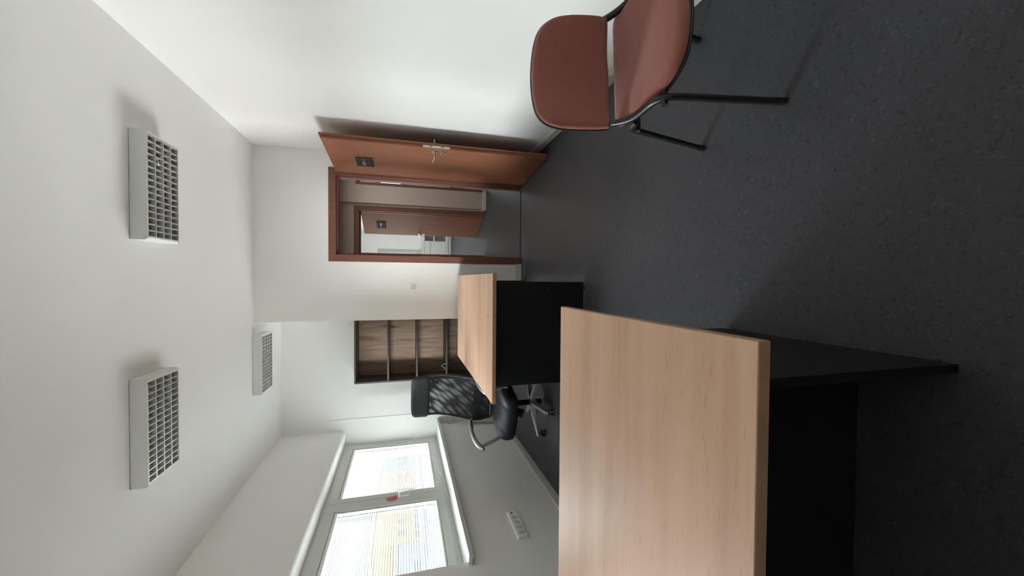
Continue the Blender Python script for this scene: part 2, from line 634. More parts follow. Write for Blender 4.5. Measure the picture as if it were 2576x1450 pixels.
skirting('baseboard_right', XR - .016, XR + .004, -1.45, YD, -1, 0, 'white baseboard behind the red chair')
skirting('baseboard_left', XL - .004, XL + .016, -1.45, YB, 1, 0, 'white baseboard under the window')
skirting('baseboard_front', XC, .182, YD - .016, YD + .004, 0, -1, 'white baseboard between far desk and door frame')
skirting('baseboard_far', XL, XC, YB - .016, YB + .004, 0, -1, 'white baseboard at the alcove end wall')

# ------------------------------------------------------------------ corridor and the rooms beyond
YP, YQ = 6.40, 6.53
wc = MB()
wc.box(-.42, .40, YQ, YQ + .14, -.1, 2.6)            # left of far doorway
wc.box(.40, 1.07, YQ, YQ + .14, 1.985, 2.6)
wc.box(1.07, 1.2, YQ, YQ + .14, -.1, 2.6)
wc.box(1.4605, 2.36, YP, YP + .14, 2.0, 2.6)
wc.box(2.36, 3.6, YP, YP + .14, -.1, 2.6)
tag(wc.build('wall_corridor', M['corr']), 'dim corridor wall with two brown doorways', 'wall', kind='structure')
tag(MB().box(1.165, 1.46, YP, YQ + .2, 0, 2.6, .004).build('pier', M['corr']), 'pale square pier between the two doorways across the corridor', 'pier', kind='structure')
pb = MB()
pb.box(1.150, 1.468, YP - .015, YP + .001, 0, .062, .003)
pb.box(1.150, 1.166, YP, YQ, 0, .062, .003)
tag(pb.build('baseboard_pier', M['trimw']), 'white baseboard around the corridor pier', 'baseboard', kind='structure')
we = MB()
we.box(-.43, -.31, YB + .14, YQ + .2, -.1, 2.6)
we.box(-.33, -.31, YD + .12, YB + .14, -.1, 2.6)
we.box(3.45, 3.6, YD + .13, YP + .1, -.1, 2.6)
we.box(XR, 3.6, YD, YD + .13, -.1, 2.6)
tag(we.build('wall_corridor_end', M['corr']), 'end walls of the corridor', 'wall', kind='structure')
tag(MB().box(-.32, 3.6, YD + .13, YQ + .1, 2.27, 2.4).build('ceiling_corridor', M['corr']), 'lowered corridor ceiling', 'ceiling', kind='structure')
# room behind the left doorway
YF = 11.75
wr = MB()
wr.box(-2.0, .866 - 1.5, YF, YF + .2, -.1, 2.75)
wr.box(.866, 1.50, YF, YF + .2, -.1, 2.75)
wr.box(-.634, .866, YF, YF + .2, -.1, .87)
wr.box(-.634, .866, YF, YF + .2, 2.03, 2.75)
wr.box(-2.1, -2.0, YQ + .1, YF + .2, -.1, 2.75)
wr.box(1.36, 1.46, YQ + .14, YF + .2, -.1, 2.75)
wr.box(-2.1, -.5, YQ, YQ + .14, -.1, 2.75)
tag(wr.build('wall_room_left', M['wall']), 'white walls of the bright room seen through the left doorway', 'wall', kind='structure')
tag(MB().box(-2.1, 4.2, YQ + .06, YF + .2, 2.7, 2.85).build('ceiling_rooms', M['ceil']), 'white ceiling of the rooms across the corridor', 'ceiling', kind='structure')
wq = MB()
wq.box(1.52, 2.45, YF, YF + .2, -.1, 2.75)
wq.box(3.4, 4.2, YF, YF + .2, -.1, 2.75)
wq.box(2.45, 3.4, YF, YF + .2, -.1, 1.28)
wq.box(2.45, 3.4, YF, YF + .2, 2.06, 2.75)
wq.box(4.05, 4.2, YP, YF + .2, -.1, 2.75)
tag(wq.build('wall_room_right', M['wall']), 'white walls of the room behind the right corridor doorway', 'wall', kind='structure')


def simple_window(name, x0, x1, z0, z1, label):
    root = empty(name, ((x0 + x1) / 2, YF, z0), label=label, cat='window', kind='structure')
    dx, dz = (x0 + x1) / 2, z0
    f = MB()
    w = .055
    for a in ((x0, x0 + w, z0, z1), (x1 - w, x1, z0, z1), (x0 + w, x1 - w, z0, z0 + w), (x0 + w, x1 - w, z1 - w, z1)):
        f.box(a[0] - dx, a[1] - dx, .03, .10, a[2] - dz, a[3] - dz, .004)
    f.build('window_frame', M['upvc'], root)
    g = MB()
    v = .06
    for a in ((x0 + w, x0 + w + v, z0 + w, z1 - w), (x1 - w - v, x1 - w, z0 + w, z1 - w), (x0 + w + v, x1 - w - v, z0 + w, z0 + w + v), (x0 + w + v, x1 - w - v, z1 - w - v, z1 - w)):
        g.box(a[0] - dx, a[1] - dx, .015, .075, a[2] - dz, a[3] - dz, .004)
    sa = g.build('window_sash', M['upvc'], root)
    MB().box(x0 + w + v - .005 - dx, x1 - w - v + .005 - dx, .04, .055, z0 + w + v - .005 - dz, z1 - w - v + .005 - dz).build('pane', M['glass'], sa)
    MB().box(x0 - .02 - dx, x1 + .02 - dx, -.04, .06, -.03, .0, .004).build('window_sill', M['upvc'], root)
    return root


simple_window('window_2', -.634, .866, .87, 2.03, 'white window of the bright room across the corridor')
simple_window('window_3', 2.45, 3.4, 1.28, 2.06, 'narrow bright window glimpsed through the right corridor doorway')


# ------------------------------------------------------------------ doors
def door_frame_mesh(x0, x1, zt, y0, y1, cas=.072, lip=.012, mm=None):
    """casing on both faces plus lining; x0..x1, zt the clear opening"""
    f = MB()
    for ya, yb in ((y0 - lip, y0 + .004), (y1 - .004, y1 + lip)):
        f.box(x0 - cas, x0, ya, yb, 0, zt + cas, .003)
        f.box(x1, x1 + cas, ya, yb, 0, zt + cas, .003)
        f.box(x0, x1, ya, yb, zt, zt + cas, .003)
    f.box(x0 - .018, x0, y0, y1, 0, zt + .018)
    f.box(x1, x1 + .018, y0, y1, 0, zt + .018)
    f.box(x0, x1, y0, y1, zt, zt + .018)
    # door stop
    f.box(x0, x0 + .012, y0 + .045, y1, 0, zt)
    f.box(x1 - .012, x1, y0 + .045, y1, 0, zt)
    f.box(x0 + .012, x1 - .012, y0 + .045, y1, zt - .012, zt)
    return f


def handle_set(parent, lx, z, side, m, key=True, lever_len=.125, dirx=-1):
    """lever on a round rose; side = +1/-1 along local y, lever points to dirx"""
    h = MB()
    h.cyl((lx, side * .0005, z), (lx, side * .008, z), .026, .024)
    h.cyl((lx, side * .006, z), (lx, side * .05, z), .0085)
    pts = fillet([(lx, side * .038, z), (lx, side * .052, z), (lx + dirx * .055, side * .052, z), (lx + dirx * lever_len, side * .046, z + .008)], .012, 4)
    h.tube(pts, .0065, .0085, n=10, m=None)
    h.build('lever_handle', m, parent, smooth=True)
    if key:
        k = MB()
        k.cyl((lx, side * .0005, z - .076), (lx, side * .007, z - .076), .026, .024, m=m)
        k.cyl((lx, side * .0065, z - .072), (lx, side * .0085, z - .072), .008, m=M['darkhole'])
        k.box(lx - .0035, lx + .0035, side * .0065, side * .0085, z - .092, z - .074, m=M['darkhole'])
        k.build('key_rose', m, parent, smooth=True)


def door_sign(parent, cx, z0, z1, w, side, detail=True):
    s_ = MB()
    y0 = side * .0005
    s_.box(cx - w / 2, cx + w / 2, y0, side * .008, z0, z1, .0015, m=M['signblack'])
    h = z1 - z0
    e = side * .0088
    s_.box(cx + w / 2 - .006, cx + w / 2, side * .008, side * .011, z0, z1, m=M['signgrey'])
    # plum band with the pale mark, then a thin rule
    s_.box(cx - w * .42, cx + w * .44, side * .008, side * .0084, z0 + h * .47, z0 + h * .64, m=M['signred'])
    def blob(px, pz, rx, rz):
        o = [(px + rx * math.cos(a) * (1 - .35 * math.cos(a) ** 3), pz + rz * math.sin(a)) for a in [2 * math.pi * i / 14 for i in range(14)]]
        s_.prism(o, 'Y', min(side * .008, e), max(side * .008, e), m=M['signwhite'])
    blob(cx - w * .06, z0 + h * .585, w * .20, h * .033)
    blob(cx - w * .16, z0 + h * .47, w * .10, h * .030)
    s_.box(cx - w * .34, cx + w * .32, side * .008, e, z0 + h * .235, z0 + h * .25, m=M['signgrey'])
    return s_.build('door_sign', None, parent)


# office door: hinged on the right jamb, swung into the room
d1 = empty('door_1', ((OL + OR) / 2, YD, 0), label='open brown office door in its brown frame', cat='door', kind='structure')
fo = door_frame_mesh(OL, OR, OT, YD, YD + .13).build('door_frame', M['frame'], d1)
fo.location = (-(OL + OR) / 2, -YD, 0)
MB().box(OL - .001, OL + .003, YD - .004, YD + .030, .93, 1.13, .0008).build('strike_plate', M['whiteplastic'], fo)
MB().box(OL + .02, OR - .02, YD + .03, YD + .1, .001, .006).build('threshold', M['floor'], fo)
Hx, Hy, Fx, Fy = 1.083, 4.33, 1.152, 3.53
ang = math.atan2(Fy - Hy, Fx - Hx)
LL = .803
lf = MB()
lf.box(0, LL, 0, .026, .008, 1.975, .0015)          # face of the leaf (towards the corridor when closed)
lf.box(-.0, LL + .013, .024, .042, .008, 1.988, .0015)  # rebate lip of the room face
leaf = lf.build('door_leaf', M['door'], d1)
leaf.location = (Hx - (OL + OR) / 2, Hy - YD, 0)
leaf.rotation_euler = (0, 0, ang)
# corridor face (local y = 0, towards -y) and room face (y = .042)
handle_set(leaf, .72, 1.05, -1, M['steel'])
h2 = MB()
h2.cyl((.72, .0425, 1.05), (.72, .050, 1.05), .026, .024)
h2.cyl((.72, .048, 1.05), (.72, .118, 1.05), .0085)
h2.tube(fillet([(.72, .10, 1.05), (.72, .118, 1.05), (.665, .118, 1.05), (.595, .110, 1.058)], .012, 4), .0065, .0085, n=10)
h2.cyl((.72, .0425, .974), (.72, .0495, .974), .026, .024)
h2.build('lever_handle', M['steel'], leaf, smooth=True)
lp = MB()
lp.prism(rrect(.020, .236, .0095, 5, .013, 1.038), 'X', LL, LL + .002, m=M['whiteplastic'])
lp.box(LL + .001, LL + .0026, .008, .018, 1.075, 1.098, m=M['silverdark'])
lp.box(LL + .001, LL + .0026, .009, .017, .972, 1.0, m=M['silverdark'])
lp.build('lock_plate', None, leaf)
door_sign(leaf, .345, 1.596, 1.747, .205, -1)
for hz in (.22, 1.03, 1.76):
    MB().cyl((-.006, .03, hz - .045), (-.006, .03, hz + .045), .008).build('hinge', M['steel'], leaf, smooth=True)

# left corridor doorway with its leaf swung away
d2 = empty('door_2', (.75, YQ, 0), label='open brown door of the bright room across the corridor', cat='door', kind='structure')
fo = door_frame_mesh(.40, 1.061, 1.98, YQ, YQ + .14, cas=.08).build('door_frame', M['frame'], d2)
fo.location = (-.75, -YQ, 0)
a2 = math.atan2(7.23 - 6.63, .785 - 1.045)
leaf2 = MB().box(0, .66, -.04, 0, .008, 1.968, .002).build('door_leaf', M['door'], d2)
leaf2.location = (1.045 - .75, 6.63 - YQ, 0)
leaf2.rotation_euler = (0, 0, a2)


def handle_pos(parent, lx, z, m):
    h = MB()
    h.cyl((lx, .0005, z), (lx, .008, z), .026, .024)
    h.cyl((lx, .006, z), (lx, .05, z), .0085)
    h.tube(fillet([(lx, .038, z), (lx, .052, z), (lx - .055, .052, z), (lx - .125, .046, z + .008)], .012, 4), .0065, .0085, n=10)
    h.cyl((lx, -.0405, z), (lx, -.048, z), .026, .024)
    h.cyl((lx, -.046, z), (lx, -.09, z), .0085)
    h.tube(fillet([(lx, -.078, z), (lx, -.092, z), (lx - .055, -.092, z), (lx - .125, -.086, z)], .012, 4), .0065, .0085, n=10)
    h.build('lever_handle', m, parent, smooth=True)
    k = MB()
    k.cyl((lx, .0005, z - .076), (lx, .007, z - .076), .026, .024)
    k.cyl((lx, -.0405, z - .076), (lx, -.047, z - .076), .026, .024)
    k.build('key_rose', m, parent, smooth=True)


handle_pos(leaf2, .61, 1.05, M['steel'])
door_sign(leaf2, .34, 1.60, 1.75, .20, 1)

# right corridor doorway (only its edge shows)
d3 = empty('door_3', (1.93, YP, 0), label='brown doorway frame to the right of the corridor pier', cat='door', kind='structure')
fo = door_frame_mesh(1.478, 2.355, 1.98, YP, YP + .14, cas=.039).build('door_frame', M['frame'], d3)
fo.location = (-1.93, -YP, 0)

# ------------------------------------------------------------------ office window
XW = -2.075     # room-side face of the sashes
w1 = empty('window_1', (XW, (YN + YB) / 2, ZS), label='wide white two-sash window in the niche left of the far desk', cat='window', kind='structure')
off = Vector((-XW, -(YN + YB) / 2, -ZS))


def wpart(mb, name, m, parent=w1, smooth=False):
    o = mb.build(name, m, parent, smooth)
    if parent is w1:
        o.location = off
    return o


YE = YB - .03
f = MB()
f.box(XW - .0735, XW - .0135, YE - .05, YE + .03, .90, 2.03, .004)
f.box(XW - .0735, XW - .0135, YN - .02, YN + .05, .90, 2.03, .004)
f.box(XW - .075, XW - .012, YN - .03, YE + .03, .862, .945, .002)
f.box(XW - .075, XW - .012, YN - .03, YE + .03, 1.975, 2.03, .002)
f.box(XW - .0735, XW - .0135, 3.835, 3.91, .9, 2.0, .004)
wpart(f, 'window_frame', M['upvc'])


def sash(y0, y1, gy0, gy1, z0=.935, z1=1.985, gz0=1.0, gz1=1.905):
    s_ = MB()
    s_.box(XW - .06, XW, y0, gy0, z0, z1, .005)
    s_.box(XW - .06, XW, gy1, y1, z0, z1, .005)
    s_.box(XW - .06, XW, gy0, gy1, z0, gz0, .005)
    s_.box(XW - .06, XW, gy0, gy1, gz1, z1, .005)
    o = wpart(s_, 'window_sash', M['upvc'])
    b = MB()
    w = .014
    for a in ((gy0, gy0 + w, gz0, gz1), (gy1 - w, gy1, gz0, gz1), (gy0 + w, gy1 - w, gz0, gz0 + w), (gy0 + w, gy1 - w, gz1 - w, gz1)):
        b.box(XW - .05, XW - .012, a[0], a[1], a[2], a[3], .003)
    b.build('glazing_bead', M['upvc'], o)
    MB().box(XW - .046, XW - .040, gy0 + .004, gy1 - .004, gz0 + .004, gz1 - .004).build('pane', M['glass'], o)
    return o


far_sash = sash(3.873, 5.155, 3.945, 5.085)
near_sash = sash(2.62, 3.869, 2.72, 3.735)
# window lever on the middle stile
h = MB()
h.box(XW, XW + .006, 3.83, 3.86, 1.26, 1.40, .002)
h.cyl((XW + .004, 3.845, 1.355), (XW + .045, 3.845, 1.355), .011, n=14)
h.tube(fillet([(XW + .036, 3.845, 1.355), (XW + .052, 3.845, 1.352), (XW + .056, 3.85, 1.30), (XW + .050, 3.86, 1.225)], .02, 5), .009, .012, n=10)
hh = h.build('window_lever', M['whiteplastic'], far_sash, smooth=True)
# sill board with the dropped front edge
sb = MB()
sb.prism([(XW - .03, .868), (XW - .03, .893), (-1.858, .893), (-1.85, .889), (-1.85, .860), (-1.868, .860), (-1.868, .868)], 'Y', 2.565, YB - .001)
sill = wpart(sb, 'window_sill', M['upvc'])
MB().box(-2.06, -2.03, YN - .001, YN + .012, .893, .901, .002).build('end_plug', M['redtag'], sill)


def blind(y0, y1, z0, z1, label):
    """slatted blind fixed inside one sash"""
    xm = XW - .016
    root = empty('window_blind', (xm, (y0 + y1) / 2, z0), label=label, cat='blind', group='slatted blinds in the office window')
    L = y1 - y0
    n = int((z1 - z0 - .03) / .0195)
    t = bmesh.new()
    tilt = math.radians(20)
    w = .0102
    prof = [(-w, 0), (-w * .4, .0011), (w * .4, .0011), (w, 0)]
    rows = []
    for yy in (-L / 2 + .016, L / 2 - .024):
        rows.append([t.verts.new((x * math.cos(tilt) + z * math.sin(tilt), yy, -x * math.sin(tilt) + z * math.cos(tilt))) for x, z in prof])
    for i in range(3):
        t.faces.new([rows[0][i], rows[0][i + 1], rows[1][i + 1], rows[1][i]])
    me = bpy.data.meshes.new('slat')
    t.to_mesh(me); t.free()
    me.materials.append(M['slat'])
    for i in range(n):
        o = bpy.data.objects.new('slat', me)
        S.collection.objects.link(o)
        o.parent = root
        o.location = (0, 0, .022 + i * .0195)
    MB().box(-.011, .011, -L / 2 + .004, L / 2 - .004, z1 - z0 - .022, z1 - z0 - .001, .002).build('head_rail', M['whiteplastic'], root)
    MB().box(-.009, .009, -L / 2 + .006, L / 2 - .006, .001, .012, .002).build('bottom_rail', M['whiteplastic'], root)
    for yy in (-L / 2 + .28, L / 2 - .40):
        MB().cyl((.0095, yy, .01), (.0095, yy, z1 - z0 - .02), .0008, n=5).build('ladder_cord', M['silverdark'], root)
    MB().box(-.026, -.013, L / 2 - .046, L / 2 - .027, .012, z1 - z0 - .022, .001).build('reflection_bar', M['silverdark'], root)  # dark bar added to imitate the reflected ticks at the slat ends
    MB().box(-.008, .008, L / 2 - .021, L / 2 - .013, .01, z1 - z0 - .02, .001).build('guide_rail', M['whiteplastic'], root)
    return root


blind(3.952, 5.078, 1.008, 1.897, 'white slatted blind in the far sash beside the alcove')
blind(2.727, 3.728, 1.008, 1.897, 'white slatted blind in the near sash by the red tag')

rtag = MB()
rtag.prism([(3.80, 1.375), (3.845, 1.385), (3.852, 1.43), (3.835, 1.478), (3.806, 1.458), (3.79, 1.42)], 'X', XW + .004, XW + .007)
rtag.prism([(3.815, 1.372), (3.858, 1.36), (3.855, 1.41), (3.82, 1.44)], 'X', XW + .009, XW + .012)
rtag.box(XW + .001, XW + .009, 3.83, 3.84, 1.372, 1.39)
tag(rtag.build('tag', M['redtag']), 'crumpled red plastic tag stuck above the window lever', 'tag')
cord = MB()
cord.tube(curve_pts([(XW + .003, 5.06, 1.26), (XW + .03, 5.15, 1.18), (XW + .07, 5.20, 1.06), (XW + .10, 5.21, .897)], 8), .0018, n=6)
tag(cord.build('blind_cord', M['whiteplastic']), 'thin white pull cord hanging beside the far sash', 'cord')
cord = MB()
cord.tube(fillet([(XW + .002, 4.62, .996), (XW + .015, 4.34, .957), (XW + .015, 4.12, .944), (XW + .002, 4.0, .992)], .01, 4), .0022, n=6)
cord.cyl((XW + .014, 4.20, .945), (XW + .014, 4.14, .938), .004, n=8)
tag(cord.build('blind_cord', M['whiteplastic']), 'white cord looped below the far sash of the window', 'cord')

# unseen second window, added beside the viewer to let in more light
w4 = empty('added_window', (XW, 1.6, ZS), label='unseen white window added beside the near desk to let in light', cat='window', kind='structure')
f = MB()
for a in ((1.45, 1.52, .87, 2.02), (1.93, 2.0, .87, 2.02), (1.52, 1.93, .87, .95), (1.52, 1.93, 1.95, 2.02)):
    f.box(-.07, 0, a[0] - 1.6, a[1] - 1.6, a[2] - ZS, a[3] - ZS, .004)
f.build('window_frame', M['upvc'], w4)
for y0, y1 in ((1.515, 1.935),):
    MB().box(-.04, -.034, y0 - 1.6, y1 - 1.6, .945 - ZS, 1.955 - ZS).build('pane', M['glass'], w4)
MB().box(.002, .225, -.16, .40, .0, .031, .003).build('window_sill', M['upvc'], w4)

# multi-socket strip on the window wall
sk = empty('socket_strip', (XL, 2.89, .46), label='white surface-mounted strip of four power sockets under the window', cat='socket')
bx = MB()
bx.prism([(0, -.045), (.012, -.045), (.022, -.037), (.022, .037), (.012, .045), (0, .045)], 'Y', -.168, .168, bev=.002)
bx.build('housing', M['whiteplastic'], sk)
MB().prism([(-.16, -.041), (.16, -.041), (.16, .041), (-.16, .041)], 'X', .0005, .0025).build('back_plate', M['whiteplastic'], sk)
for i, yy in enumerate((.075, .012, -.051, -.114)):
    s_ = MB()
    n = 20
    # recessed round socket: ring, cup and two pin holes
    for a_, (r0, x0, r1, x1) in enumerate(((.024, .0218, .024, .0250), (.024, .0250, .0205, .0250), (.0205, .0250, .0195, .0225), (.0195, .0225, .0001, .0225))):
        A = [s_.bm.verts.new((x0, yy + r0 * math.cos(2 * math.pi * k / n), r0 * math.sin(2 * math.pi * k / n))) for k in range(n)]
        B = [s_.bm.verts.new((x1, yy + r1 * math.cos(2 * math.pi * k / n), r1 * math.sin(2 * math.pi * k / n))) for k in range(n)]
        s_._mi(M['trimw'])
        for k in range(n):
            s_.bm.faces.new([A[k], A[(k + 1) % n], B[(k + 1) % n], B[k]])
    for dz in (-.0095, .0095):
        s_.cyl((.0220, yy, dz), (.0231, yy, dz), .0028, n=8, m=M['darkhole'])
    s_.cyl((.0220, yy + .006, .012), (.030, yy + .004, .012), .0025, n=8, m=M['steel'])
    s_.build('socket', None, sk)
MB().cyl((.0215, .137, .012), (.0235, .137, .012), .008, n=12).build('switch_hole', M['darkhole'], sk)

# light switch on the door wall
sw = empty('light_switch', (-.0825, YD, 1.21), label='white square light switch between the alcove corner and the door', cat='switch')
MB().box(-.0405, .0405, -.009, 0, -.0405, .0405, .003).build('switch_frame', M['whiteplastic'], sw)
MB().box(-.028, -.001, -.013, -.008, -.028, .028, .0015).build('rocker', M['trimw'], sw)
MB().box(.001, .028, -.013, -.008, -.028, .028, .0015).build('rocker', M['trimw'], sw)


# ------------------------------------------------------------------ ceiling luminaires
def luminaire(name, x0, x1, y0, y1, label, first=None):
    Lx, Ly, hgt = x1 - x0, y1 - y0, .081
    loc = ((x0 + x1) / 2, (y0 + y1) / 2, ZC)
    root = empty('louvre_lamp', loc, label=label, cat='ceiling light', group='louvred fluorescent lamps on the ceiling')
    if first:
        for ch in [k for k in bpy.data.objects if k.parent == first]:
            dup(ch, root)
        return root
    a, b = Lx / 2, Ly / 2
    g = MB()
    t = .006
    ch = .012
    # four sheet sides flaring to the ceiling
    for sx in (-1, 1):
        g.prism([(sx * a, 0), (sx * (a), -hgt + ch), (sx * (a - ch), -hgt), (sx * (a - ch - t), -hgt), (sx * (a - t), -hgt + ch), (sx * (a - t), 0)], 'Y', -b, b)
    g.box(-a + t, a - t, -b, -b + t, -hgt, 0)
    g.box(-a + t, a - t, b - t, b, -hgt, 0)
    g.box(-a, a, -b, b, -.004, 0)
    g.build('housing', M['lampw'], root)
    MB().box(-a + t, a - t, -b + t, b - t, -.012, -.005).build('reflector', M['louvredark'], root)
    ia, ib = a - ch - t, b - t
    # rim
    rm = MB()
    for q in ((-ia, ia, -ib, -ib + .004), (-ia, ia, ib - .004, ib), (-ia, -ia + .004, -ib, ib), (ia - .004, ia, -ib, ib)):
        rm.box(q[0], q[1], q[2], q[3], -hgt - .001, -hgt + .045)
    rm.build('louvre_rim', M['louvre'], root)
    # three long V-shaped strips
    me = None
    for k in range(3):
        y = -ib + 2 * ib * (k + 1) / 4
        if me is None:
            s_ = MB().prism([(-.0035, -hgt), (.0035, -hgt), (.009, -hgt + .05), (-.009, -hgt + .05)], 'X', -ia, ia)
            o = s_.build('louvre_strip', M['louvre'], root)
            me = o.data
        else:
            o = bpy.data.objects.new('louvre_strip', me)
            S.collection.objects.link(o)
            o.parent = root
        o.location = (0, y, 0)
    nb = 15
    me = None
    for k in range(nb):
        x = -ia + 2 * ia * (k + 1) / (nb + 1)
        if me is None:
            s_ = MB().prism([(-.0022, -hgt + .001), (.0022, -hgt + .001), (.006, -hgt + .028), (.0065, -hgt + .045), (-.0065, -hgt + .045), (-.006, -hgt + .028)], 'Y', -ib, ib)
            o = s_.build('louvre_blade', M['louvre'], root)
            me = o.data
        else:
            o = bpy.data.objects.new('louvre_blade', me)
            S.collection.objects.link(o)
            o.parent = root
        o.location = (x, 0, 0)
    for k in range(4):
        y = -ib + 2 * ib * (k + .5) / 4
        MB().cyl((-ia + .01, y, -.022), (ia - .01, y, -.022), .008, n=12).build('tube', M['tube'], root, smooth=True)
    return root


l1 = luminaire('a', .205, .798, 2.572, 2.882, 'louvred ceiling lamp nearest the right wall')
l2 = luminaire('b', -1.137, -.553, 2.553, 2.857, 'louvred ceiling lamp on the window side, above the near desk', first=l1)
l3 = luminaire('c', -1.145, -.555, 4.335, 4.640, 'small-looking louvred ceiling lamp back in the alcove', first=l1)
# torn strip of tape caught in the first louvre
tp = MB()
tp.tube(curve_pts([(.675, 2.66, 2.647), (.66, 2.655, 2.645), (.645, 2.665, 2.643), (.635, 2.66, 2.642), (.628, 2.668, 2.644)], 4), .0035, .001, n=6)
tag(tp.build('tape_scrap', M['whiteplastic']), 'white scrap of tape caught in the lamp nearest the right wall', 'tape')


# ------------------------------------------------------------------ desks
def desk(loc, rz, label, group='beech desks with black end panels'):
    """local: length along X 1.74 (centred), width along Y .885; x = +.87 end carries the visible panel"""
    root = empty('desk', loc, rz, label=label, cat='desk', group=group)
    L, Wd = 1.74, .868
    return root, L, Wd


# far desk: length runs towards the door wall
fd, L, Wd = desk((-.398, 3.432, 0), 0, 'far beech desk with a black end panel, standing against the door wall')
tm = MB()
tm.box(-.442, .442, -.870, .870, .7165, .742, .002, m=M['beechedge'])
t = bmesh.new()
vs = [t.verts.new(c) for c in ((-.440, -.868, .7423), (.440, -.868, .7423), (.440, .868, .7423), (-.440, .868, .7423))]
t.faces.new(vs)
tm._merge(t, M['beech'])
tm.build('desk_top', None, fd)
MB().box(-.362, .386, -.732, -.710, .012, .7160, .0015).build('end_panel', M['black'], fd)
MB().box(-.362, .390, .800, .822, .012, .7160, .0015).build('end_panel', M['black'], fd)
MB().box(.30, .322, -.7095, .7995, .10, .7160, .0015).build('modesty_panel', M['black'], fd)
for y in (-.721, .811):
    for x in (-.32, .34):
        MB().cyl((x, y, 0), (x, y, .013), .014, n=12).build('foot', M['blackplastic'], fd)
MB().cyl((.330, -.7335, .655 - .36), (.330, -.732, .655 - .36), .004, n=10).build('screw_cap', M['silverdark'], fd)

nd, _, _ = desk((-.972, .952, 0), 0, 'near beech desk with a black end panel, filling the front left')
tm = MB()
tm.box(-.870, .872, -.430, .432, .7165, .742, .002, m=M['beechedge'])
t = bmesh.new()
vs = [t.verts.new(c) for c in ((-.868, -.428, .7423), (.870, -.428, .7423), (.870, .430, .7423), (-.868, .430, .7423))]
t.faces.new(vs)
tm._merge(t, M['beech'])
tm.build('desk_top', None, nd)
MB().box(.752, .774, -.325, .408, .012, .7160, .0015).build('end_panel', M['black'], nd)
MB().box(-.790, -.768, -.325, .408, .012, .7160, .0015).build('end_panel', M['black'], nd)
MB().box(-.7675, .7515, -.10, -.078, .001, .7160, .0015).build('modesty_panel', M['black'], nd)
for x in (-.779, .763):
    for y in (-.28, .36):
        MB().cyl((x, y, 0), (x, y, .013), .014, n=12).build('foot', M['blackplastic'], nd)
sc = MB()
sc.box(-.268, -.246, 2.715, 2.722, .7425, .746, .001)
sc.box(-.268, -.246, 2.690, 2.697, .7425, .746, .001)
sc.box(-.262, -.254, 2.697, 2.715, .7425, .7445, .001)
tag(sc.build('plastic_clip', M['sticker']), 'tiny clear plastic clip lying on the far desk', 'clip')

# ------------------------------------------------------------------ bookcase in the alcove
bc = empty('bookcase', (-.842, 5.06, 0), label='dark open bookcase with rustic oak back board in the alcove', cat='bookcase')
BW, BD, BH = .784, .36, 1.872
hw = BW / 2
MB().box(-hw, -hw + .018, -BD / 2, BD / 2, 0, BH, .001).build('side_panel', M['shelf'], bc)
MB().box(hw - .018, hw, -BD / 2, BD / 2, 0, BH, .001).build('side_panel', M['shelf'], bc)
MB().box(-hw + .018, hw - .018, -BD / 2, BD / 2, BH - .018, BH, .001).build('top_panel', M['shelf'], bc)
MB().box(-hw + .018, hw - .018, -BD / 2 + .012, BD / 2, 0, .06, .001).build('plinth', M['shelf'], bc)
MB().box(-hw + .018, hw - .018, BD / 2 - .012, BD / 2 - .002, .06, BH - .018).build('back_board', M['oak'], bc)
for z in (1.484, 1.150, .790, .42):
    MB().box(-hw + .019, hw - .019, -BD / 2 + .004, BD / 2 - .013, z, z + .020, .001).build('shelf', M['shelf'], bc)
ky = MB()
ky.tube(curve_pts([(-1.05, 4.915, .812), (-1.062, 4.92, .845), (-1.075, 4.915, .862), (-1.088, 4.91, .845)], 5), .0035, n=8)
ky.tube(curve_pts([(-1.088, 4.91, .845), (-1.10, 4.905, .824), (-1.12, 4.91, .822), (-1.13, 4.915, .850)], 5), .0035, n=8)
ky.cyl((-1.05, 4.915, .811), (-1.05, 4.915, .816), .012, n=12)
tag(ky.build('metal_hook', M['chrome'], smooth=True), 'small shiny metal hook lying on the bookcase shelf', 'hook')

# ------------------------------------------------------------------ red visitor chair
rc = empty('visitor_chair', (.877, 1.315, 0), math.radians(184.36), label='dusty red upholstered visitor chair with black oval-tube frame by the right wall', cat='chair')
# local x = -s, local y = forward
for sx, nm in ((1, 'l'), (-1, 'r')):
    x = sx * .246
    path = fillet([(x, .184, .012), (x, .112, .462), (x * .97, -.088, .452), (sx * .216, -.188, .53), (sx * .206, -.262, .72)], [.07, .07, .05], 7)
    t_ = MB().tube(path, .0150, .0130, n=14, side=(1, 0, 0))
    t_.build('side_tube', M['blackmetal'], rc, smooth=True)
    MB().tube([(x, .1865, 0), (x, .1825, .028)], .0175, .013, n=14, side=(1, 0, 0)).build('foot_cap', M['blackplastic'], rc, smooth=True)
    xr = sx * .256
    path = fillet([(xr, -.212, .010), (xr, -.118, .435), (xr, -.060, .444)], .03, 6)
    MB().tube(path, .0150, .0105, n=14, side=(1, 0, 0)).build('rear_leg', M['blackmetal'], rc, smooth=True)
    MB().tube([(xr, -.2145, 0), (xr, -.2082, .026)], .0175, .013, n=14, side=(1, 0, 0)).build('foot_cap', M['blackplastic'], rc, smooth=True)
for y, z in ((.098, .436), (-.100, .412)):
    MB().tube([(-.268, y, z), (.268, y, z)], .0105, .0105, n=12, side=(0, 0, 1)).build('crossbar', M['blackmetal'], rc, smooth=True)
for sx in (1, -1):
    MB().cyl((sx * .2665, -.098, .412), (sx * .2735, -.098, .412), .006, n=10).build('bolt', M['silverdark'], rc, smooth=True)

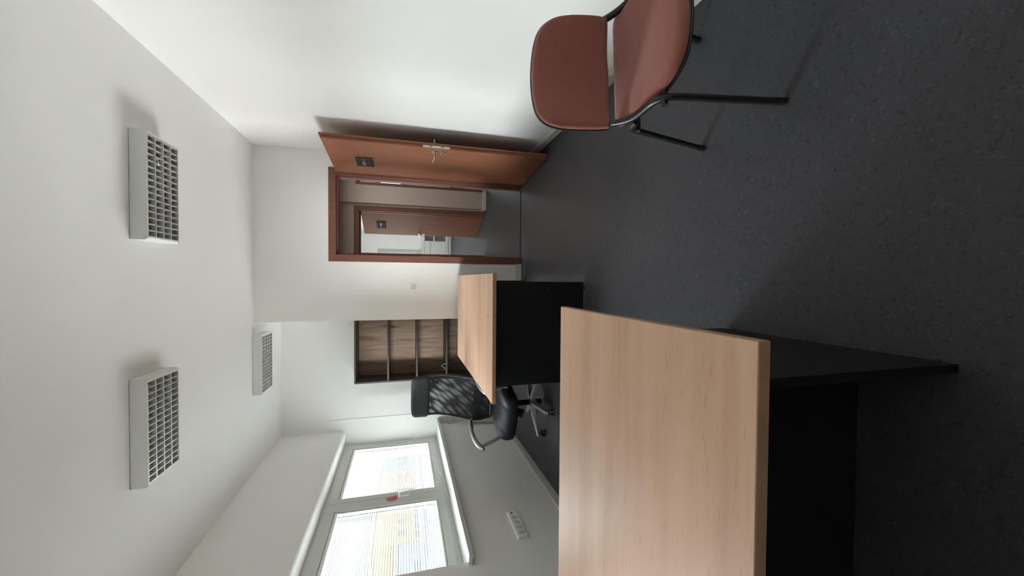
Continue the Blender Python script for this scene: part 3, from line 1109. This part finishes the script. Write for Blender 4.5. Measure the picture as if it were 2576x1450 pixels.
seat_out = smooth_loop([(-.235, -.175), (-.12, -.192), (0, -.196), (.12, -.192), (.235, -.175), (.250, -.10), (.250, .03), (.236, .13), (.20, .205), (.13, .250), (0, .266), (-.13, .250), (-.20, .205), (-.236, .13), (-.250, .03), (-.250, -.10)], 5)


def seat_def(v):
    x, y, z = v
    z += .437 + .02 * (abs(x) / .25) ** 2 * (1 if y < 0 else .4) * .6
    if y > .12:
        z -= (y - .12) ** 2 * 1.2
    if y < -.1:
        z += (-.1 - y) * .12
    return Vector((x, y, z))


seat_out = [(a * .945 - .002, b * (.905 if b < 0 else .85) + (-.010 if b < 0 else 0)) for a, b in seat_out]
MB().cushion(seat_out, .026, .006, seat_def).build('seat', M['red'], rc, smooth=True)
MB().cushion([(a * 1.012, b * 1.012 + .0) for a, b in seat_out], .004, .014, lambda v: seat_def(v) + Vector((0, 0, -.008))).build('seat_shell', M['blackplastic'], rc, smooth=True)

back_out = smooth_loop([(-.232, .0), (-.10, -.016), (0, -.024), (.10, -.016), (.232, .0), (.248, .03), (.252, .10), (.250, .18), (.238, .245), (.205, .292), (.14, .316), (0, .324), (-.14, .316), (-.205, .292), (-.238, .245), (-.250, .18), (-.252, .10), (-.248, .03)], 5)


def back_def(v):
    # v.x across, v.y up the back, v.z = thickness towards the sitter
    x, h, d = v
    y = -.185 - h * .20 + .055 * (x / .25) ** 2 + d - .02
    return Vector((x * .95 + .014, y, .507 + h * .91))


MB().cushion(back_out, .024, .004, back_def).build('backrest', M['red'], rc, smooth=True)
MB().cushion([(a * 1.015, (b - .15) * 1.015 + .15) for a, b in back_out], .003, .018, lambda v: back_def(v) + Vector((0, -.006, 0))).build('backrest_shell', M['blackplastic'], rc, smooth=True)

# ------------------------------------------------------------------ office swivel chair
oc = empty('office_chair', (-1.185, 3.60, 0), math.radians(161), label='black high-backed mesh swivel chair with silver arms behind the far desk', cat='chair')
ph0 = 52 - 161
legm = None
base = MB()
base.cyl((0, 0, .075), (0, 0, .15), .038, .030, n=20, m=M['silverdark'])
for k in range(5):
    a = math.radians(ph0 + 72 * k)
    c, s_ = math.cos(a), math.sin(a)
    nrm = Vector((-s_, c, 0))
    rr = .30
    pr = [(.025, .085, .135, .026), (.12, .088, .125, .023), (.22, .078, .105, .019), (rr + .018, .066, .088, .015)]
    lg = MB()
    rings = []
    for d, zb, zt, w in pr:
        cpt = Vector((c * d, s_ * d, 0))
        rings.append([lg.bm.verts.new(cpt + nrm * q + Vector((0, 0, z))) for q, z in ((-w, zb), (w, zb), (w, (zb + zt) / 2 + .006), (w * .6, zt), (-w * .6, zt), (-w, (zb + zt) / 2 + .006))])
    for A, B in zip(rings, rings[1:]):
        for j in range(6):
            lg.bm.faces.new([A[j], A[(j + 1) % 6], B[(j + 1) % 6], B[j]])
    lg.bm.faces.new(rings[0][::-1]); lg.bm.faces.new(rings[-1])
    lg.build('base_leg', M['silver'], oc, smooth=True)
    # twin-wheel caster
    cs = MB()
    px, py = c * rr, s_ * rr
    ca = a + (0.9, -.5, 1.4, .4, 2.0)[k]
    dx, dy = math.cos(ca), math.sin(ca)
    ox, oy = px - dx * .018, py - dy * .018
    for q in (-.017, .017):
        cx_, cy_ = ox - dy * q, oy + dx * q
        cs.cyl((cx_ - (-dy) * .009, cy_ - dx * .009, .0275), (cx_ + (-dy) * .009, cy_ + dx * .009, .0275), .0275, n=20, m=M['blackplastic'])
        cs.cyl((cx_ + (-dy) * (.009 if q > 0 else -.009), cy_ + dx * (.009 if q > 0 else -.009), .0275), (cx_ + (-dy) * (.0105 if q > 0 else -.0105), cy_ + dx * (.0105 if q > 0 else -.0105), .0275), .019, n=18, m=M['silverdark'])
    cs.tube([(ox - dx * .022, oy - dy * .022, .04), (ox, oy, .057), (px, py, .060)], .013, .014, n=8, m=M['blackplastic'])
    cs.cyl((px, py, .055), (px, py, .075), .006, n=10, m=M['steel'])
    cs.build('caster', None, oc, smooth=True)
base.build('base_hub', None, oc, smooth=True)
col = MB()
col.cyl((0, 0, .022), (0, 0, .10), .027, n=20)
col.cyl((0, 0, .15), (0, 0, .26), .026, n=20)
col.cyl((0, 0, .25), (0, 0, .34), .016, n=16)
col.build('gas_column', M['blackplastic'], oc, smooth=True)
mech = MB()
mech.box(-.11, .11, -.10, .10, .325, .365, .006)
mech.box(-.05, .05, -.16, .06, .318, .345, .006)
mech.cyl((.02, .07, .34), (.03, .13, .235), .034, .042, n=18)
mech.tube([(.05, .02, .335), (.20, .03, .33), (.27, .04, .325)], .005, n=8)
mech.box(.25, .30, .025, .055, .315, .330, .004)
mech.build('tilt_mechanism', M['blackplastic'], oc, smooth=True)
wire = MB().tube(curve_pts([(-.20, .16, .37), (-.205, .175, .345), (-.225, .175, .33), (-.245, .165, .335)], 6), .0018, n=6)
wire.build('loose_thread', M['blackplastic'], oc, smooth=True)

oseat = smooth_loop([(-.20, -.22), (0, -.23), (.20, -.22), (.245, -.17), (.258, 0), (.255, .15), (.225, .235), (.14, .262), (0, .268), (-.14, .262), (-.225, .235), (-.255, .15), (-.258, 0), (-.245, -.17)], 5)


def oseat_def(v):
    x, y, z = v
    z += .400
    if z > .395:
        z += .014 * abs(x / .26) ** 3 - .010 * math.exp(-(((abs(x) - .13) / .012) ** 2))
    if y > .12:
        z -= (y - .12) ** 2 * 1.6
    return Vector((x, y, z))


MB().cushion(oseat, .062, .052, oseat_def, rings=((1, 0), (.998, .25), (.985, .5), (.955, .75), (.90, .92), (.80, 1.0), (.68, 1.03), (.56, 1.05), (.46, 1.06), (.3, 1.06))).build('seat', M['leather'], oc, smooth=True)
# back frame: a closed loop of tube around netting, curved for the lumbar


def bshape(u, h):
    """u -1..1 across, h 0..1 up: returns local position of the back surface"""
    w = .205 + .035 * math.sin(min(1, h / .28) * math.pi / 2) - .022 * max(0, (h - .3) / .7)
    x = u * w
    z = .47 + h * .70
    y = -.205 - .03 * math.sin(h * math.pi) * 1 - .10 * h ** 1.4 + .030 * math.sin(h * 2 * math.pi) + .045 * u * u
    return Vector((x + .045, y, z))


loop = [bshape(-1, .93 * h / 20) for h in range(0, 21)] + [bshape(u / 10, .93) for u in range(-9, 10)] + [bshape(1, .93 * h / 20) for h in range(20, -1, -1)] + [bshape(u / 10, 0) for u in range(9, -11, -1)]
loop = [p + Vector((0, -.014 * min(1, (p.z - .47) / .3), 0)) for p in loop]
MB().tube(loop, .010, .013, n=10, side=(0, 1, 0), cap=False).build('back_frame', M['blackplastic'], oc, smooth=True)


def sheet(h0, h1, d, nm, m_, nu=16, nh=24, thick=None):
    g = MB()
    G = [[g.bm.verts.new(bshape(-.97 + 1.94 * i / nu, h0 + (h1 - h0) * j / nh) + Vector((0, d, 0))) for i in range(nu + 1)] for j in range(nh + 1)]
    for j in range(nh):
        for i in range(nu):
            g.bm.faces.new([G[j][i], G[j][i + 1], G[j + 1][i + 1], G[j + 1][i]])
    if thick:
        r_ = bmesh.ops.solidify(g.bm, geom=g.bm.faces[:], thickness=thick)
    return g.build(nm, m_, oc, smooth=True)


sheet(.30, .95, .004, 'back_netting', M['net'])
sheet(.02, .30, .004, 'back_netting', M['net'], nh=10)
sheet(.15, .26, .012, 'lumbar_band', M['fabric'], nh=6, thick=.006)
hm = MB()
def sp(c, e):
    return math.copysign(abs(c) ** e, c)
rows = []
NE, NW = 24, 56
for i in range(1, NE):
    eta = -math.pi / 2 + math.pi * i / NE
    row = []
    for j in range(NW):
        om = 2 * math.pi * j / NW
        x = .231 * sp(math.cos(eta), .38) * sp(math.cos(om), .32)
        h_ = .089 * sp(math.cos(eta), .38) * sp(math.sin(om), .32)
        d = .030 * sp(math.sin(eta), .8)
        row.append(hm.bm.verts.new((x + .05, -.314 + .045 * (x / .23) ** 2 - .04 * (h_ + .1) + d, 1.158 + h_)))
    rows.append(row)
for A_, B_ in zip(rows, rows[1:]):
    for j in range(NW):
        hm.bm.faces.new([A_[j], A_[(j + 1) % NW], B_[(j + 1) % NW], B_[j]])
for rg, d in ((rows[0], -.030), (rows[-1], .030)):
    c_ = hm.bm.verts.new((.05, -.314 - .004 + d, 1.158))
    for j in range(NW):
        hm.bm.faces.new([rg[j], rg[(j + 1) % NW], c_])
hm.build('headrest', M['headrest'], oc, smooth=True)
MB().box(-.04, .04, -.235, -.10, .345, .362, .004).build('back_bracket', M['blackplastic'], oc)
bu = MB().tube(fillet([(0, -.20, .352), (0, -.262, .36), (0, -.262, .62)], .05, 6), .006, .035, n=12, side=(1, 0, 0))
bu.build('back_upright', M['blackplastic'], oc, smooth=True)
for sx in (-1, 1):
    A = MB()
    x = sx * .285
    # closed arm loop: rear post, front post, foot bracket under the seat
    rear = fillet([(sx * .235, -.075, .405), (sx * .285, -.085, .43), (x, -.095, .54), (sx * .295, -.120, .655)], .04, 6)
    front = fillet([(sx * .235, .10, .405), (sx * .285, .11, .43), (x + sx * .004, .150, .50), (sx * .300, .195, .625)], .04, 6)
    A.tube(rear, .021, .010, n=12, side=(1, 0, 0))
    A.tube(front, .019, .010, n=12, side=(1, 0, 0))
    A.tube(fillet([(sx * .265, -.105, .432), (sx * .283, -.03, .425), (sx * .283, .05, .425), (sx * .270, .125, .432)], .03, 4), .014, .012, n=10, side=(1, 0, 0))
    A.tube(fillet([(sx * .288, -.06, .668), (sx * .290, -.155, .672), (sx * .262, -.215, .640), (sx * .235, -.235, .60)], .04, 5), .012, .016, n=12, side=(1, 0, 0))
    A.build('armrest', M['silver'], oc, smooth=True)
    P = MB()
    P.tube(curve_pts([(sx * .292, -.17, .660), (sx * .296, -.12, .678), (sx * .300, 0, .682), (sx * .302, .12, .668), (sx * .300, .20, .638), (sx * .296, .235, .612)], 6), .017, .031, n=14, side=(1, 0, 0),
           taper=[.55, .7, .8, .88, .95, 1] + [1] * 19 + [.95, .9, .85, .8, .72, .6], m=None)
    P.build('arm_pad', M['silverdark'], oc, smooth=True)

# ------------------------------------------------------------------ cabinet in the room across the corridor
cb = empty('low_cabinet', (.60, YF - .20, 0), label='low white cabinet with open cubbyholes under the far window', cat='cabinet')
c_ = MB()
c_.box(-1.20, .69, -.19, .19, .79, .815, .002)
c_.box(-1.20, .69, -.17, .19, .0, .09, .002)
c_.box(.635, .69, -.19, .19, .09, .79, .002)
c_.box(.47, .485, -.185, .19, .16, .76, .001)
c_.box(-1.20, .635, -.19, .19, .09, .16, .002)
c_.box(-1.20, .635, -.19, .19, .745, .79, .002)
c_.box(-1.20, .69, .17, .19, .09, .79)
c_.build('body', M['cabw'], cb)
MB().box(.485, .635, -.18, .17, .465, .495, .001).build('shelf', M['cabw'], cb)
MB().box(-1.20, .468, -.186, -.168, .165, .74, .002).build('door', M['cabw'], cb)
MB().box(-1.20, .468, -.196, -.186, .60, .62, .002).build('door_rail', M['trimw'], cb)

# ------------------------------------------------------------------ outside
tag(MB().box(-140, XO - 30, -60, 140, -9.2, -9).build('street', M['yard']), 'pale concrete ground between the buildings outside', 'ground', kind='structure')


def building(x, y0, y1, z0, z1, depth, wallm, wins, label):
    root = empty('building', (x - depth / 2, (y0 + y1) / 2, z0), label=label, cat='building')
    h = z1 - z0
    MB().box(-depth / 2, depth / 2, (y0 - y1) / 2, (y1 - y0) / 2, 0, h).build('wall', wallm, root)
    MB().box(-depth / 2 - .15, depth / 2 + .15, (y0 - y1) / 2 - .15, (y1 - y0) / 2 + .15, h, h + .18).build('roof', M['offwhite'], root)
    meshes = {}
    cy = (y0 + y1) / 2
    for (a, b, c, d) in wins:
        f_ = MB().box(depth / 2, depth / 2 + .06, a - cy, b - cy, c - z0, d - z0).build('window', M['offwhite'], root)
        MB().box(depth / 2 + .06, depth / 2 + .09, a - cy + .08, b - cy - .08, c - z0 + .08, d - z0 - .08).build('pane', M['winblue'], f_)
    return root


building(-25, 37.9, 52.9, -9, 4.2, 9, M['yellow'],
         [(39.0, 40.0, 1.0, 2.0), (41.0, 41.8, 1.2, 2.0), (43.6, 44.6, .9, 2.0), (47.2, 48.2, 1.0, 2.3)] + [(38.4 + 1.45 * i, 39.5 + 1.45 * i, -.35, .35) for i in range(6)] + [(49.2, 51.9, .9, 1.2), (49.2, 49.6, 1.5, 1.9), (50.4, 50.8, 1.5, 1.9), (51.4, 51.8, 1.5, 1.9)], 'yellow rendered building opposite the office window')
building(-18.0, 30.0, 45.4, -9, -.2, 4, M['offwhite'],
         [(31.0 + 3.1 * i, 33.0 + 3.1 * i, -2.2, -1.0) for i in range(4)], 'low white block in front of the yellow building')
building(-25.5, 53.9, 62.5, -9, 3.15, 9, M['pale'],
         [(55.0, 56.3, .9, 2.2), (56.9, 58.2, .9, 2.2), (55.0, 56.4, -.9, -.2), (57.2, 58.6, -.9, -.2), (55.0, 56.2, -2.6, -1.6)], 'pale grey building right of the yellow one through the blinds')
building(-24, 22, 36.3, -9, 1.9, 8, M['pale'],
         [(23.5 + 3 * i, 24.9 + 3 * i, -.8, .6) for i in range(4)], 'pale grey flat-roofed building left of the yellow one')
